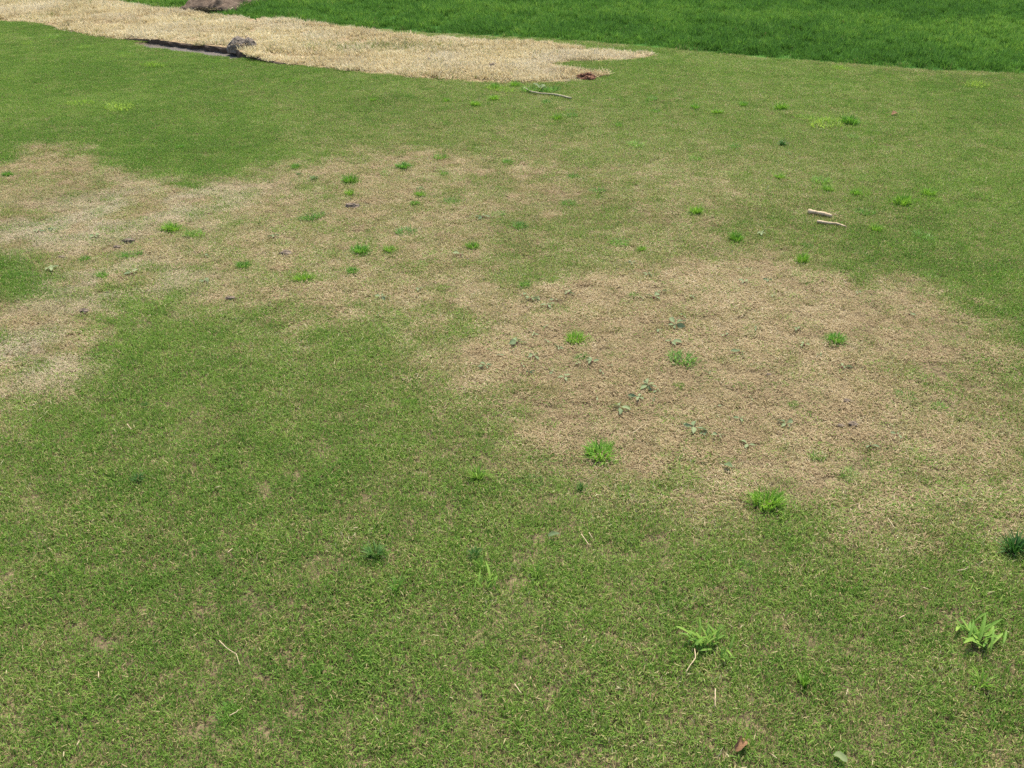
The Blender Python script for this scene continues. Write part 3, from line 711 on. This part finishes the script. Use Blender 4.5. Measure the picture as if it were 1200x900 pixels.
# ------------------------------------------------------------------ sticks, twig, straws, fallen leaves
def tube(name, path, rad, mat, label, cat, group=None, sides=8, seed=0, lift=.012):
    """bent tapered stick: path in photo pixels on the ground"""
    R = np.random.RandomState(seed)
    P = []
    for px, py in path:
        x, y = ground(px, py); P.append(Vector((x, y, float(height(x, y)) + lift)))
    # refine
    Q = []
    for a, b in zip(P[:-1], P[1:]):
        for k in range(4): Q.append(a.lerp(b, k / 4))
    Q.append(P[-1])
    c = P[0].copy(); V = []; Fc = []
    for i, q in enumerate(Q):
        t = i / (len(Q) - 1)
        dirv = (Q[min(i + 1, len(Q) - 1)] - Q[max(i - 1, 0)]).normalized()
        s = dirv.cross(Vector((0, 0, 1))).normalized(); u = s.cross(dirv)
        r = (rad[0] * (1 - t) + rad[1] * t) * R.uniform(.85, 1.18)
        off = s * R.normal(0, rad[0] * .15)
        for k in range(sides):
            a = 2 * math.pi * k / sides
            V.append(q - c + off + (s * math.cos(a) + u * math.sin(a)) * r * R.uniform(.88, 1.1))
    m = len(Q)
    bm = bmesh.new(); vv = [bm.verts.new(v) for v in V]
    for i in range(m - 1):
        for k in range(sides):
            bm.faces.new((vv[i * sides + k], vv[i * sides + (k + 1) % sides], vv[(i + 1) * sides + (k + 1) % sides], vv[(i + 1) * sides + k]))
    bm.faces.new(vv[:sides][::-1]); bm.faces.new(vv[-sides:])
    for f in bm.faces: f.smooth = True
    me = bpy.data.meshes.new(name); bm.to_mesh(me); bm.free(); me.materials.append(mat)
    if mat.name == 'dead_straw': fattr(me, 'shade', [.8] * len(me.vertices))
    if group and near_mark(c.x, c.y): label = 'pale dry grass stem lying ' + near_mark(c.x, c.y) + ' on the green turf'
    o = link(name, me); o.location = c; tag(o, label, cat, group); return o
tube('stick', [(946.5, 251), (956, 253), (966, 255), (974, 257.5)], (.0105, .0075), M_STICK, 'thick pale stick lying in faded turf beyond a thinner stick', 'stick', seed=1, lift=.018)
tube('stick', [(957, 263), (967, 265), (978, 266.2), (984, 267.5), (991, 270)], (.0075, .003), M_STICK, 'thin bent stick with a dark end beside a thicker pale stick', 'stick', seed=2, lift=.016)
tube('twig', [(614, 106), (622, 110.5), (634, 113), (648, 113.8), (660, 116.5), (669, 119)], (.005, .0065), M_TWIG, 'curved grey twig lying in front of the straw sod strip', 'twig', seed=3, lift=.018)
STR = 'pale dry grass stem lying on the green turf'
for i, (p, lb) in enumerate([
        ([(258, 757), (268, 767), (278, 773), (282, 786)], 'long bent straw stem lying alone on the green turf'),
        ([(813, 769), (814, 780), (808, 788), (803, 796)], 'curved straw stem lying beside the large strap-leaved weed'),
        ([(837, 816), (837, 826), (837, 837)], 'straight whitish straw stem in turf between the large weed and brown leaf'),
        ([(741, 514), (748, 509), (755, 503)], 'straw stem lying on tan dead turf beside the wide bright tuft'),
        ([(681, 632), (686, 639), (690, 645)], 'short straw stem on green turf just below the tan dead patch'),
        ([(1039, 614), (1043, 620), (1047, 626)], 'short straw stem at the lower right rim of the tan patch'),
        ([(117, 793), (117, 800)], STR), ([(77, 888), (76, 894)], STR), ([(603, 808), (608, 815), (611, 819)], STR), ([(150, 502), (155, 508)], STR), ([(1120, 676), (1128, 675), (1132, 673)], STR),
        ([(270, 846), (278, 842), (281, 839)], STR), ([(92, 880), (95, 874)], STR), ([(903, 893), (909, 898)], STR), ([(1080, 695), (1086, 697)], STR), ([(992, 815), (990, 822)], STR), ([(690, 630), (694, 637)], STR),
        ([(1058, 728), (1052, 731)], STR), ([(420, 625), (414, 626)], STR), ([(254, 576), (259, 574)], STR), ([(268, 655), (274, 650)], STR)]):
    tube('straw_stem', p, (.0013, .0008), M_DEADSTRAW, lb, 'straw', 'loose straw stems' if lb == STR else None, 6, 20 + i, .017)

def dead_leaf(px, py, L, W, mat, label, seed, rz, tilt=.3, curl=.6):
    x, y = ground(px, py)
    V = []; Fc = []; n, m = 8, 5
    for i in range(n):
        t = i / (n - 1); w = W * .5 * math.sin(math.pi * (.08 + .9 * t)) ** .7 * (1 + .22 * math.sin(5.3 * i + seed))
        for j in range(m):
            s = j / (m - 1) * 2 - 1
            V.append((L * (t - .5), w * s, curl * w * s * s + .12 * L * math.sin(t * 3.1) + .04 * W * math.sin(9 * t + 3 * s)))
    for i in range(n - 1):
        for j in range(m - 1): Fc.append((i * m + j, (i + 1) * m + j, (i + 1) * m + j + 1, i * m + j + 1))
    me = bpy.data.meshes.new('fallen_leaf'); fill_mesh(me, V, np.array(Fc), True); fattr(me, 'shade', [.6] * len(V)); me.materials.append(mat)
    o = link('fallen_leaf', me); o.location = (x, y, float(height(x, y)) + .016); o.rotation_euler = (tilt, -.15, rz); tag(o, label, 'leaf')
dead_leaf(865, 881, .034, .021, M_DRYLEAF, 'curled reddish brown leaf lying in the green turf', 1, .9, .45, 1.1)
dead_leaf(984, 895, .030, .017, M_GREYW, 'smooth pale green leaf lying in green turf', 2, -1.0, .2, .3)
dead_leaf(649, 632, .030, .014, M_GREYW, 'grey-green fallen leaf in turf just below the tan patch', 3, .1, .2, .3)
dead_leaf(853, 552, .030, .017, M_GREYW, 'grey-green fallen leaf on the lower part of the tan patch', 4, -.9, .2, .3)
dead_leaf(1048, 136, .045, .03, M_DRYLEAF, 'small brown leaf lying in green turf near the rough', 5, .3, .2, .5)

THINGS += CLODS
label_things()
